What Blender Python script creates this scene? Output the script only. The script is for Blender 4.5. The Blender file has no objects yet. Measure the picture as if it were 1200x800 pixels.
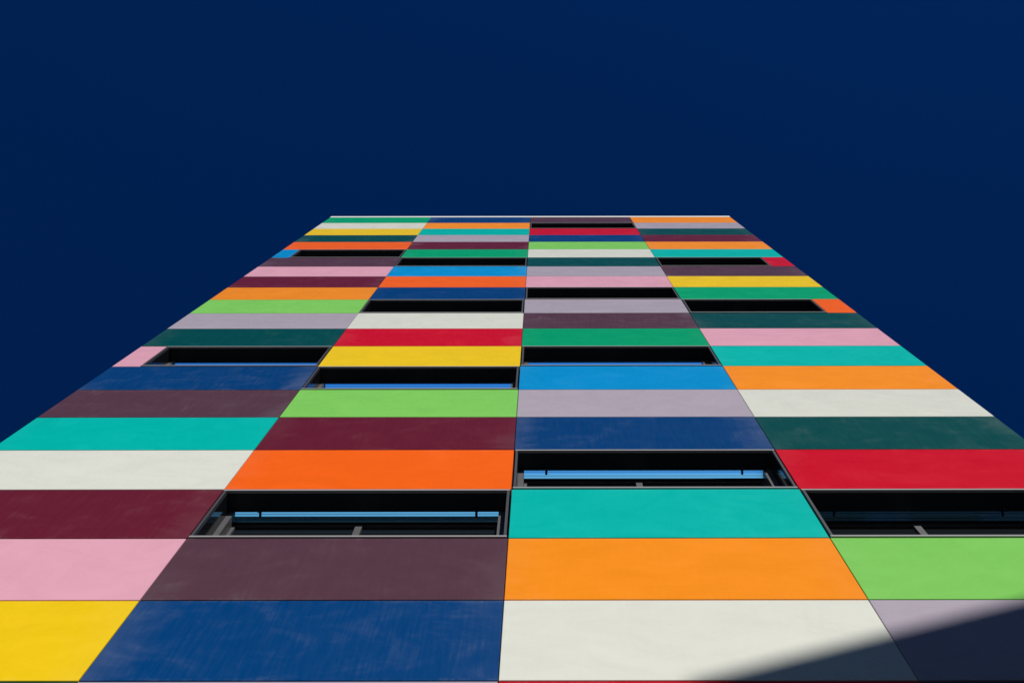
import bpy, bmesh, math, random
from mathutils import Vector, Matrix
random.seed(7)
R = math.radians
S = bpy.context.scene
COL = S.collection

# ------------------------------------------------------------------ helpers
def lin(c):
    return tuple((x/255/12.92 if x/255 <= .04045 else ((x/255+.055)/1.055)**2.4) for x in c)

def obj(name, bm, mats, parent=None, loc=(0, 0, 0)):
    """link a bmesh (built in world coordinates) as one object whose origin is at loc"""
    bmesh.ops.recalc_face_normals(bm, faces=bm.faces)
    bmesh.ops.translate(bm, verts=bm.verts, vec=-Vector(loc))
    me = bpy.data.meshes.new(name)
    bm.to_mesh(me); bm.free()
    for m in (mats if isinstance(mats, (list, tuple)) else [mats]):
        me.materials.append(m)
    o = bpy.data.objects.new(name, me)
    COL.objects.link(o)
    o.location = loc
    if parent is not None:
        o.parent = parent
        o.location = Vector(loc) - Vector(ORG[parent.name])
    ORG[o.name] = tuple(loc)
    return o
ORG = {}

def box(bm, x0, x1, y0, y1, z0, z1, mi=0, M=None):
    v = [bm.verts.new((x, y, z)) for x in (x0, x1) for y in (y0, y1) for z in (z0, z1)]
    if M is not None:
        for q in v: q.co = M @ q.co
    fs = []
    for idx in ((0, 1, 3, 2), (4, 6, 7, 5), (0, 4, 5, 1), (2, 3, 7, 6), (0, 2, 6, 4), (1, 5, 7, 3)):
        f = bm.faces.new([v[i] for i in idx]); f.material_index = mi; fs.append(f)
    return fs

def prism_x(bm, prof, x0, x1, mi=0):
    """closed (y,z) profile extruded along x"""
    a = [bm.verts.new((x0, y, z)) for y, z in prof]
    b = [bm.verts.new((x1, y, z)) for y, z in prof]
    n = len(prof)
    for i in range(n):
        f = bm.faces.new((a[i], a[(i+1) % n], b[(i+1) % n], b[i])); f.material_index = mi
    f = bm.faces.new(a); f.material_index = mi
    f = bm.faces.new(b[::-1]); f.material_index = mi

def cyl(bm, p, r, length, n=12, mi=0):
    """small vertical peg hanging down from p"""
    top = [bm.verts.new((p[0]+r*math.cos(2*math.pi*i/n), p[1]+r*math.sin(2*math.pi*i/n), p[2])) for i in range(n)]
    mid = [bm.verts.new((v.co.x, v.co.y, p[2]-length+.004)) for v in top]
    bot = [bm.verts.new((p[0]+.7*(v.co.x-p[0]), p[1]+.7*(v.co.y-p[1]), p[2]-length)) for v in top]
    for A, B in ((top, mid), (mid, bot)):
        for i in range(n):
            bm.faces.new((A[i], A[(i+1) % n], B[(i+1) % n], B[i]))
    bm.faces.new(top); bm.faces.new(bot[::-1])

# ------------------------------------------------------------------ materials
def mat(name, base, rough=.5, metal=0., spec=.5):
    m = bpy.data.materials.new(name); m.use_nodes = True
    b = m.node_tree.nodes['Principled BSDF']
    b.inputs['Base Color'].default_value = (*base, 1)
    b.inputs['Roughness'].default_value = rough
    b.inputs['Metallic'].default_value = metal
    b.inputs['Specular IOR Level'].default_value = spec
    return m

def N(nt, typ, **kw):
    n = nt.nodes.new(typ)
    for k, v in kw.items(): setattr(n, k, v)
    return n

def math_node(nt, op, a, b=None, clamp=False):
    n = N(nt, 'ShaderNodeMath', operation=op); n.use_clamp = clamp
    for i, v in enumerate((a, b)):
        if v is None: continue
        if isinstance(v, (int, float)): n.inputs[i].default_value = v
        else: nt.links.new(v, n.inputs[i])
    return n.outputs[0]

def ramp(nt, val, lo, hi):
    n = N(nt, 'ShaderNodeMapRange'); n.interpolation_type = 'SMOOTHSTEP'
    nt.links.new(val, n.inputs['Value'])
    n.inputs['From Min'].default_value = lo; n.inputs['From Max'].default_value = hi
    return n.outputs['Result']

def noise(nt, vec, scale, detail=4, rough=.55, dist=0., w=None):
    n = N(nt, 'ShaderNodeTexNoise', noise_dimensions='4D')
    n.inputs['Scale'].default_value = scale; n.inputs['Detail'].default_value = detail
    n.inputs['Roughness'].default_value = rough; n.inputs['Distortion'].default_value = dist
    nt.links.new(vec, n.inputs['Vector'])
    if w is not None: nt.links.new(w, n.inputs['W'])
    return n.outputs['Fac']

def panel_mat(name, srgb, dust):
    """lacquered metal sheet: faint brushed streaks, wiped dust patches and scuffs, dust gathered along the ends"""
    m = bpy.data.materials.new(name); m.use_nodes = True
    nt = m.node_tree; b = nt.nodes['Principled BSDF']; L = nt.links.new
    tc = N(nt, 'ShaderNodeTexCoord'); oi = N(nt, 'ShaderNodeObjectInfo')
    seed = math_node(nt, 'MULTIPLY', oi.outputs['Random'], 60.)
    co = tc.outputs['Object']
    def mapped(sx, sy, sz, rot=0.):
        mp = N(nt, 'ShaderNodeMapping'); mp.inputs['Scale'].default_value = (sx, sy, sz)
        mp.inputs['Rotation'].default_value = (0, rot, 0)
        L(co, mp.inputs['Vector']); return mp.outputs['Vector']
    streak = noise(nt, mapped(16, 1, 1.3, .05), 2.6, 5, .6, .2, seed)
    wipe = noise(nt, mapped(1.0, 1, 1.6, .5), 1.7, 5, .6, 1.6, seed)
    fine = noise(nt, mapped(1, 1, 1), 34., 3, .6, 0, seed)
    blot = noise(nt, mapped(1, 1, 1), .8, 2, .5, .6, seed)
    # distance from the two ends and from the upper and lower edge, 0..1 in the panel's own box
    sg = N(nt, 'ShaderNodeSeparateXYZ'); L(tc.outputs['Generated'], sg.inputs[0])
    ex = math_node(nt, 'MULTIPLY', math_node(nt, 'ABSOLUTE', math_node(nt, 'SUBTRACT', sg.outputs['X'], .5)), 2.)
    ez = math_node(nt, 'MULTIPLY', math_node(nt, 'ABSOLUTE', math_node(nt, 'SUBTRACT', sg.outputs['Z'], .5)), 2.)
    exn = math_node(nt, 'ADD', ex, math_node(nt, 'MULTIPLY', math_node(nt, 'SUBTRACT', wipe, .5), .55))
    ezn = math_node(nt, 'ADD', ez, math_node(nt, 'MULTIPLY', math_node(nt, 'SUBTRACT', fine, .5), .25))
    ends = math_node(nt, 'MULTIPLY', ramp(nt, exn, .72, 1.05), ramp(nt, blot, .38, .62))
    edge = math_node(nt, 'MULTIPLY', ramp(nt, ezn, .93, 1.06), ramp(nt, wipe, .42, .62))
    smear = math_node(nt, 'MULTIPLY', ramp(nt, wipe, .50, .80), ramp(nt, streak, .2, .85))
    a = math_node(nt, 'MULTIPLY', ends, .55)
    a = math_node(nt, 'ADD', a, math_node(nt, 'MULTIPLY', smear, .6))
    a = math_node(nt, 'ADD', a, math_node(nt, 'MULTIPLY', ramp(nt, streak, .35, .85), .14))
    # some sheets were wiped, some were not
    own = math_node(nt, 'FRACT', math_node(nt, 'MULTIPLY', oi.outputs['Random'], 37.7))
    a = math_node(nt, 'MULTIPLY', a, math_node(nt, 'ADD', math_node(nt, 'MULTIPLY', own, 1.0), .35))
    a = math_node(nt, 'MULTIPLY', a, dust)
    a = math_node(nt, 'ADD', a, math_node(nt, 'MULTIPLY', edge, .10), True)
    mix = N(nt, 'ShaderNodeMix', data_type='RGBA')
    c = tuple(min(1., x) for x in lin(srgb))
    # the lacquer itself varies a little from sheet to sheet
    hs = N(nt, 'ShaderNodeHueSaturation'); hs.inputs['Color'].default_value = (*c, 1)
    L(math_node(nt, 'ADD', math_node(nt, 'MULTIPLY', oi.outputs['Random'], .08), .96), hs.inputs['Value'])
    mul = N(nt, 'ShaderNodeMix', data_type='RGBA', blend_type='MULTIPLY'); mul.inputs['Factor'].default_value = 1.
    L(hs.outputs['Color'], mul.inputs['A'])
    tone = math_node(nt, 'ADD', math_node(nt, 'MULTIPLY', streak, .06), .97)
    tone = math_node(nt, 'ADD', tone, math_node(nt, 'MULTIPLY', math_node(nt, 'SUBTRACT', wipe, .5), .2))
    tone = math_node(nt, 'SUBTRACT', tone, math_node(nt, 'MULTIPLY', fine, .012))
    cc = N(nt, 'ShaderNodeCombineColor')
    for i in range(3): L(tone, cc.inputs[i])
    L(cc.outputs[0], mul.inputs['B'])
    L(a, mix.inputs['Factor']); L(mul.outputs['Result'], mix.inputs['A'])
    mix.inputs['B'].default_value = (.42, .43, .45, 1)
    L(mix.outputs['Result'], b.inputs['Base Color'])
    L(math_node(nt, 'ADD', math_node(nt, 'MULTIPLY', wipe, .16), .2), b.inputs['Roughness'])
    b.inputs['Specular IOR Level'].default_value = .16
    bp = N(nt, 'ShaderNodeBump'); bp.inputs['Strength'].default_value = .05; bp.inputs['Distance'].default_value = .02
    L(blot, bp.inputs['Height']); L(bp.outputs['Normal'], b.inputs['Normal'])
    return m

PAL = {  # lacquer colours, and how much dust shows on each
    'yellow':      ((243, 203, 14), .05),
    'pink':        ((232, 170, 190), .06),
    'burgundy':    ((104, 28, 44), .13),
    'white':       ((224, 226, 216), .06),
    'turquoise':   ((0, 189, 178), .02),
    'plum':        ((88, 58, 69), .18),
    'navy blue':   ((0, 63, 122), .14),
    'dark green':  ((0, 76, 74), .13),
    'lilac':       ((178, 168, 182), .07),
    'lime green':  ((132, 210, 96), .04),
    'light orange': ((254, 148, 18), .07),
    'orange red':  ((252, 102, 0), .07),
    'red':         ((208, 8, 32), .09),
    'green':       ((0, 165, 110), .04),
    'sky blue':    ((0, 148, 216), .13),
}
MP = {k: panel_mat('lacquer_' + k.replace(' ', '_'), c, d) for k, (c, d) in PAL.items()}

M_lip = mat('dark_grey_aluminium', (.062, .063, .074), .42, 0., .4)
M_gloss = mat('black_gloss_lining', (.012, .013, .017), .12, 0., .45)
M_sill = mat('bare_aluminium', (.34, .34, .35), .38, 0., .5)
M_head = mat('head_aluminium', (.40, .40, .42), .35, 0., .5)
M_black = mat('black_membrane', (.012, .012, .013), .8)
M_pane = mat('dark_glass', (.010, .013, .015), .03, 0., .5)
M_stile = mat('grey_sash', (.105, .103, .110), .4)
M_soffit = mat('black_soffit', (.006, .013, .026), .42, 0., .5)
M_rail = mat('blue_polished_rail', (.22, .60, .98), .06, 1.)
M_peg = mat('dark_blue_peg', (.012, .03, .09), .35)
M_cop = mat('white_coping', (.92, .92, .9), .35)
M_roof = mat('roof_gravel', (.25, .24, .23), .9)

def surf_mat(name, c0, c1, scale, rough=.85):
    m = bpy.data.materials.new(name); m.use_nodes = True
    nt = m.node_tree; b = nt.nodes['Principled BSDF']; b.inputs['Roughness'].default_value = rough
    tc = N(nt, 'ShaderNodeTexCoord')
    n = N(nt, 'ShaderNodeTexNoise'); n.inputs['Scale'].default_value = scale; n.inputs['Detail'].default_value = 6
    nt.links.new(tc.outputs['Object'], n.inputs['Vector'])
    mx = N(nt, 'ShaderNodeMix', data_type='RGBA')
    mx.inputs['A'].default_value = (*c0, 1); mx.inputs['B'].default_value = (*c1, 1)
    nt.links.new(n.outputs['Fac'], mx.inputs['Factor'])
    nt.links.new(mx.outputs['Result'], b.inputs['Base Color'])
    return m
M_pave = surf_mat('pavement', (.17, .165, .155), (.24, .235, .22), 3.)
M_asph = surf_mat('asphalt', (.04, .04, .042), (.065, .065, .066), 9.)
M_conc = surf_mat('concrete', (.26, .255, .25), (.34, .335, .32), 2.)
M_brick = surf_mat('render_grey', (.20, .19, .18), (.27, .26, .25), 1.2)
M_dark = surf_mat('dark_render', (.05, .048, .046), (.08, .077, .074), 1.2)
M_gwall = surf_mat('side_cladding', (.10, .10, .11), (.13, .13, .14), 2.)

# ------------------------------------------------------------------ the facade's grid
H = .85                                   # height of one row of panels
XC = [-4.655, -2.4186, -.2237, 1.9735, 4.1948]
Z0 = 1.6 + 5.56185*H                      # lower edge of row 0
NR = 21
ZT = Z0 + NR*H
G = .005                                  # half a joint
PT = .035                                 # panel thickness
DEP = 13.                                 # depth of the building

C1 = ['yellow', 'pink', 'burgundy', 'white', 'turquoise', 'plum', 'navy blue', 'W:pink', 'dark green', 'lilac', 'lime green',
      'light orange', 'burgundy', 'pink', 'plum', 'W:sky blue', 'orange red', 'dark green', 'yellow', 'white', 'green']
C2 = ['navy blue', 'plum', 'W', 'orange red', 'burgundy', 'lime green', 'W', 'yellow', 'red', 'white', 'W', 'navy blue',
      'orange red', 'sky blue', 'W', 'green', 'burgundy', 'lilac', 'turquoise', 'light orange', 'navy blue']
C3 = ['white', 'light orange', 'turquoise', 'W', 'navy blue', 'lilac', 'sky blue', 'W', 'green', 'plum', 'lilac', 'W', 'pink',
      'lilac', 'dark green', 'white', 'lime green', 'navy blue', 'red', 'W', 'plum']
C4 = ['lilac', 'lime green', 'W:turquoise', 'red', 'dark green', 'white', 'light orange', 'turquoise', 'pink', 'dark green',
      'W:orange red', 'green', 'yellow', 'plum', 'W:red', 'turquoise', 'light orange', 'burgundy', 'dark green', 'lilac', 'light orange']
BELOW = [['dark green', 'lilac', 'red', 'plum'], ['lime green', 'white', 'sky blue', 'yellow']]
STUB_L, STUB_R = -4.352, 3.805

building = bpy.data.objects.new('apartment_tower', None); COL.objects.link(building)
ORG[building.name] = (0, 0, 0)
building['label'] = 'tall building clad in a grid of multicoloured flat panels with black recessed windows'
building['category'] = 'building'

def panel(colour, x0, x1, z0, z1):
    """a cassette: flat face, narrow chamfer and folded returns"""
    bm = bmesh.new()
    a, b, c, d = x0+G*.55, x1-G*.55, z0+G, z1-G
    e = .0025
    F = [bm.verts.new(p) for p in ((a+e, 0, c+e), (b-e, 0, c+e), (b-e, 0, d-e), (a+e, 0, d-e))]
    K = [bm.verts.new(p) for p in ((a, e, c), (b, e, c), (b, e, d), (a, e, d))]
    Bk = [bm.verts.new(p) for p in ((a, PT, c), (b, PT, c), (b, PT, d), (a, PT, d))]
    bm.faces.new(F)
    for A, B in ((F, K), (K, Bk)):
        for i in range(4):
            bm.faces.new((A[i], B[i], B[(i+1) % 4], A[(i+1) % 4]))
    bm.faces.new(Bk[::-1])
    # no two sheets hang quite true
    o = obj('cladding_panel', bm, MP[colour], building, ((x0+x1)/2, random.uniform(-.0012, .0012), (z0+z1)/2))
    o.rotation_euler = (random.uniform(-.0006, .0006), 0, random.uniform(-.0005, .0005))
    o['label'] = colour + ' cladding panel'
    return o

D = .167       # depth of the reveal
def window(x0, x1, z0, z1):
    org = ((x0+x1)/2, 0, z0)
    lo, li = .013, .032                   # outer and inner edge of the lip
    zs, zh = z0+.037, z1-.028             # top of the sill, underside of the head
    DB = D+.14
    bm = bmesh.new()
    # the two side lips and the black glossy lining behind them
    for s, xe in ((1, x0), (-1, x1)):
        a, b = sorted((xe+s*lo, xe+s*li))
        box(bm, a, b, -.004, .022, zs-.002, zh+.002, 0)
        a, b = sorted((xe+s*(lo+.001), xe+s*(li+.003)))
        box(bm, a, b, .022, DB+.05, zs-.03, zh+.016, 1)
    # soffit and bottom of the lining
    box(bm, x0+li+.003, x1-li-.003, .022, DB+.05, zh, zh+.015, 2)
    box(bm, x0+li+.003, x1-li-.003, .030, DB+.05, zs-.03, zs-.012, 1)
    # back of the box
    box(bm, x0+lo, x1-lo, DB+.052, DB+.06, zs-.03, zh+.014, 1)
    w = obj('window', bm, [M_lip, M_gloss, M_soffit], building, org)
    bm = bmesh.new()
    prism_x(bm, [(-.008, z0+.007), (.028, z0+.007), (.028, zs), (-.004, zs-.004), (-.008, zs-.009)], x0+lo-.003, x1-lo+.003)
    obj('sill', bm, M_sill, w, org)
    bm = bmesh.new()
    box(bm, x0+lo-.003, x1-lo+.003, -.003, .021, zh+.0025, z1-.006)
    obj('head_trim', bm, M_head, w, org)
    # fixed frame stiles at the back of the reveal
    i0, i1 = x0+li+.004, x1-li-.004
    bm = bmesh.new()
    box(bm, i0, i0+.046, D, D+.074, zs-.011, zh-.001)
    obj('stile', bm, M_stile, w, org)
    bm = bmesh.new()
    box(bm, i1-.062, i1, D, D+.074, zs-.011, zh-.001)
    obj('stile', bm, M_stile, w, org)
    # blue rail under the head: two polished facets leaning out at the top, each with a groove
    r0, r1 = i0+.047, i1-.063
    t1, t2 = R(32.), R(33.)
    y, z = D+.004, zh-.006
    prof = [(y, z)]
    for t, segs in ((t1, (.016, .004, .019)), (t2, (.018, .004, .023))):
        for k, ln in enumerate(segs):
            if k == 1:      # groove
                prof.append((y+.004, z-.001))
                y += ln*math.sin(t); z -= ln*math.cos(t)
                prof.append((y+.004, z+.001)); prof.append((y, z))
            else:
                y += ln*math.sin(t); z -= ln*math.cos(t)
                prof.append((y, z))
    yb, zb = y, z
    prof += [(yb+.004, zb-.003), (D+.074, zb-.003), (D+.074, zh-.006)]
    bm = bmesh.new()
    prism_x(bm, prof, r0, r1)
    # underside, back and top are black
    bm.normal_update()
    bmesh.ops.recalc_face_normals(bm, faces=bm.faces)
    for f in bm.faces:
        if f.normal.y > -.5: f.material_index = 1
    obj('blue_rail', bm, [M_rail, M_black], w, org)
    for xp in ((x0+.27, x1-.27) if z0 < Z0+5*H else ()):      # only the lower windows show them
        bm = bmesh.new()
        cyl(bm, (xp, D-.016, zh-.0005), .0100, .046)
        obj('peg', bm, M_peg, w, org)
    # sash behind: stiles, head, mullion and two panes
    ys = D+.076
    zt = zb-.006
    bm = bmesh.new()
    a = [bm.verts.new(q) for q in ((i0+.001, ys, zs-.011), (i0+.001, ys, zt), (i1-.001, ys, zt), (i1-.001, ys, zs-.011),
                                   (i1-.08, ys, zs-.011), (i1-.08, ys, zt-.010), (i0+.072, ys, zt-.010), (i0+.072, ys, zs-.011))]
    f = bm.faces.new(a)
    g = bmesh.ops.extrude_face_region(bm, geom=[f])
    bmesh.ops.translate(bm, verts=[q for q in g['geom'] if isinstance(q, bmesh.types.BMVert)], vec=(0, .04, 0))
    obj('sash', bm, M_stile, w, org)
    xm = x0+.475*(x1-x0)
    bm = bmesh.new(); box(bm, xm-.026, xm+.026, ys-.004, ys+.038, zs-.0105, zt-.011)
    obj('mullion', bm, M_stile, w, org)
    for a, b in ((i0+.073, xm-.027), (xm+.027, i1-.081)):
        bm = bmesh.new(); box(bm, a, b, ys+.018, ys+.026, zs-.0105, zt-.013)
        obj('pane', bm, M_pane, w, org)
    return w

for ci, colr in enumerate((C1, C2, C3, C4)):
    xa, xb = XC[ci], XC[ci+1]
    for n, c in enumerate(colr):
        z0, z1 = Z0+n*H, Z0+(n+1)*H
        if not c.startswith('W'):
            panel(c, xa, xb, z0, z1)
        elif ':' not in c:
            window(xa, xb, z0, z1)
        elif ci == 0:
            panel(c[2:], xa, STUB_L, z0, z1); window(STUB_L, xb, z0, z1)
        else:
            window(xa, STUB_R, z0, z1); panel(c[2:], STUB_R, xb, z0, z1)
    for k, row in enumerate(BELOW):
        panel(row[ci], xa, xb, Z0-(k+1)*H, Z0-k*H)
ZB = Z0-len(BELOW)*H

# wall behind the cladding: black membrane sheets left open behind each window
bm = bmesh.new()
for ci, colr in enumerate((C1, C2, C3, C4)):
    xa, xb = XC[ci], XC[ci+1]
    n = -len(BELOW)
    while n < NR:
        if n >= 0 and colr[n].startswith('W'):
            c = colr[n]
            if ':' in c:
                a, b = (xa, STUB_L) if ci == 0 else (STUB_R, xb)
                box(bm, a+(.012 if ci == 0 else -.012), b+(.012 if ci == 0 else -.012), .05, .30, Z0+n*H, Z0+(n+1)*H)
            n += 1; continue
        m = n
        while m < NR and not (m >= 0 and colr[m].startswith('W')): m += 1
        box(bm, xa+(.02 if ci == 0 else 0), xb-(.02 if ci == 3 else 0), .05, .30, Z0+n*H+(.004 if n > 0 else 0), Z0+m*H-.004)
        n = m
obj('backing_wall', bm, M_black, building)

# flanks, back, roof, coping, ground floor
for xs, s in ((XC[0], 1), (XC[4], -1)):
    bm = bmesh.new()
    z = ZB
    while z < ZT-.01:
        a, b = sorted((xs+s*.004, xs+s*.06))
        box(bm, a, b, .045, DEP, z+.005, z+H-.005)
        z += H
    a, b = sorted((xs+s*.061, xs+s*.3))
    box(bm, a, b, .31, DEP-.05, ZB, ZT)
    obj('side_wall', bm, M_gwall, building)
bm = bmesh.new(); box(bm, XC[0]+.31, XC[4]-.31, DEP-.3, DEP-.04, ZB, ZT); obj('rear_wall', bm, M_gwall, building)
bm = bmesh.new(); box(bm, XC[0]+.31, XC[4]-.31, .31, DEP-.31, ZT-.4, ZT-.15); obj('roof', bm, M_roof, building)
bm = bmesh.new()
for (a, b, c, d) in ((XC[0], XC[4], -.004, .34), (XC[0], XC[4], DEP-.34, DEP+.004)):
    prism_x(bm, [(c, ZT+.006), (d, ZT+.006), (d, ZT+.185), (c+.01, ZT+.195), (c, ZT+.185)], a, b)
for a, b in ((XC[0], XC[0]+.34), (XC[4]-.34, XC[4])):
    box(bm, a, b, .342, DEP-.342, ZT+.006, ZT+.185)
obj('coping', bm, M_cop, building)
bm = bmesh.new()
box(bm, XC[0], XC[4], .06, DEP, 3.5, ZB-.004)
for i in range(5):
    xx = XC[0]+(XC[4]-XC[0]-.6)*i/4
    box(bm, xx, xx+.6, .08, .68, .02, 3.498)
box(bm, XC[0], XC[4], 4., DEP, .02, 3.498)
obj('ground_floor', bm, M_conc, building)

# ------------------------------------------------------------------ street and neighbours
def sheet(name, m, x0, x1, y0, y1, z):
    bm = bmesh.new()
    bm.faces.new([bm.verts.new(p) for p in ((x0, y0, z), (x1, y0, z), (x1, y1, z), (x0, y1, z))])
    o = obj(name, bm, m); o['kind'] = 'structure'; return o
sheet('ground', M_pave, -900, 900, -900, 900, 0)
sheet('road', M_asph, -300, 300, -11.5, -4.6, .006)
bm = bmesh.new()
for ya in (-4.6, -11.65): box(bm, -300, 300, ya, ya+.15, .0, .12)
k = obj('kerb', bm, M_conc); k['kind'] = 'structure'

SUN_AZ, SUN_EL = R(15.5), R(26)
sdir = Vector((math.sin(SUN_AZ)*math.cos(SUN_EL), -math.cos(SUN_AZ)*math.cos(SUN_EL), math.sin(SUN_EL)))

# the neighbour whose roof edge shades the lower right corner
Pm = Vector((1.80, 0, 6.735)); Q = Pm + sdir*21.
th = math.atan(.40/(sdir.z/-sdir.y - .40*sdir.x/-sdir.y))
e = Vector((math.cos(th), math.sin(th), 0)); nrm = Vector((math.sin(th), -math.cos(th), 0))
Cn = Q - e*1.15
Mx = Matrix(((e.x, nrm.x, 0, Cn.x), (e.y, nrm.y, 0, Cn.y), (0, 0, 1, 0), (0, 0, 0, 1)))
nb = bpy.data.objects.new('neighbouring_building', None); COL.objects.link(nb); ORG[nb.name] = (0, 0, 0)
nb['label'] = 'grey block across the street whose roof edge shades the lower right corner'
nb['category'] = 'building'
bm = bmesh.new(); box(bm, 0, 15, 0, 13, 0, Q.z-.3, 0, Mx); obj('wall', bm, M_brick, nb)
bm = bmesh.new(); box(bm, 0, 15.02, -.0, 13.02, Q.z-.298, Q.z, 0, Mx); obj('parapet', bm, M_conc, nb)
for fl in range(4):
    for i in range(5):
        bm = bmesh.new(); box(bm, 1+i*2.8, 2.6+i*2.8, -.03, .05, 1.2+fl*3.4, 2.9+fl*3.4, 0, Mx)
        obj('window', bm, M_pane, nb)

opp = bpy.data.objects.new('street_building', None); COL.objects.link(opp); ORG[opp.name] = (0, 0, 0)
opp['label'] = 'long low grey building on the far side of the street'
opp['category'] = 'building'
OH = 9.2
bm = bmesh.new(); box(bm, -60, 60, -43, -31, 0, OH); obj('wall', bm, M_dark, opp)
for fl in range(3):
    bm = bmesh.new(); box(bm, -58, 58, -31.05, -30.97, 1.0+fl*2.8, 2.5+fl*2.8); obj('window_band', bm, M_pane, opp)

# ------------------------------------------------------------------ light
w = bpy.data.worlds.new('World'); S.world = w; w.use_nodes = True
nt = w.node_tree; bg = nt.nodes['Background']
sky = nt.nodes.new('ShaderNodeTexSky'); sky.sky_type = 'NISHITA'
sky.sun_disc = False; sky.sun_elevation = SUN_EL
sky.sun_rotation = math.pi - SUN_AZ
sky.altitude = 1500; sky.air_density = 1.0; sky.dust_density = .1; sky.ozone_density = 4.
gm = nt.nodes.new('ShaderNodeHueSaturation'); gm.inputs['Saturation'].default_value = 1.25
# a polarising filter's sky: bright towards the horizon, deepest blue overhead
geo = nt.nodes.new('ShaderNodeTexCoord'); sep = nt.nodes.new('ShaderNodeSeparateXYZ')
nt.links.new(geo.outputs['Generated'], sep.inputs[0])
ramp_n = nt.nodes.new('ShaderNodeValToRGB'); cr = ramp_n.color_ramp; cr.interpolation = 'EASE'
cr.elements[0].position = 0.; cr.elements[0].color = (1.3, 1.25, 1.4, 1)
cr.elements[1].position = 1.; cr.elements[1].color = (.14, .57, 1.01, 1)
for pos, c in ((.17, (1.05, 1.22, 1.42)), (.25, (.30, .27, .30)), (.36, (.22, .17, .13)), (.62, (.27, .22, .18)), (.81, (.14, .50, .88))):
    el = cr.elements.new(pos); el.color = (*c, 1)
nt.links.new(sep.outputs['Z'], ramp_n.inputs['Fac'])
tint = nt.nodes.new('ShaderNodeMix'); tint.data_type = 'RGBA'; tint.blend_type = 'MULTIPLY'; tint.inputs['Factor'].default_value = 1
nt.links.new(ramp_n.outputs['Color'], tint.inputs['B'])
nt.links.new(sky.outputs[0], gm.inputs['Color']); nt.links.new(gm.outputs[0], tint.inputs['A'])
nt.links.new(tint.outputs['Result'], bg.inputs['Color'])
bg.inputs['Strength'].default_value = .05

sun = bpy.data.lights.new('sun', 'SUN'); sun.energy = 3.55; sun.angle = R(.53); sun.color = (1., .965, .91)
so = bpy.data.objects.new('sun', sun); COL.objects.link(so)
so.rotation_euler = (-sdir).to_track_quat('-Z', 'Y').to_euler()

# ------------------------------------------------------------------ camera
cam = bpy.data.cameras.new('camera'); co = bpy.data.objects.new('camera', cam); COL.objects.link(co)
cam.sensor_width = 36; cam.lens = 36.; cam.shift_x = -33.6056/1200
cam.clip_end = 3000
p, roll = R(75.372909), R(-.0618823)
fwd = Vector((0, math.cos(p), math.sin(p))); rt = Vector((1, 0, 0)); up = rt.cross(fwd)
r2 = rt*math.cos(roll)+up*math.sin(roll); u2 = -rt*math.sin(roll)+up*math.cos(roll)
co.matrix_world = Matrix(((r2.x, u2.x, -fwd.x, 0), (r2.y, u2.y, -fwd.y, -3.60346505*H), (r2.z, u2.z, -fwd.z, 1.6), (0, 0, 0, 1)))
S.camera = co
S.view_settings.view_transform = 'Standard'; S.view_settings.look = 'None'
S.view_settings.exposure = 0; S.view_settings.gamma = 1; S.view_settings.use_curve_mapping = False
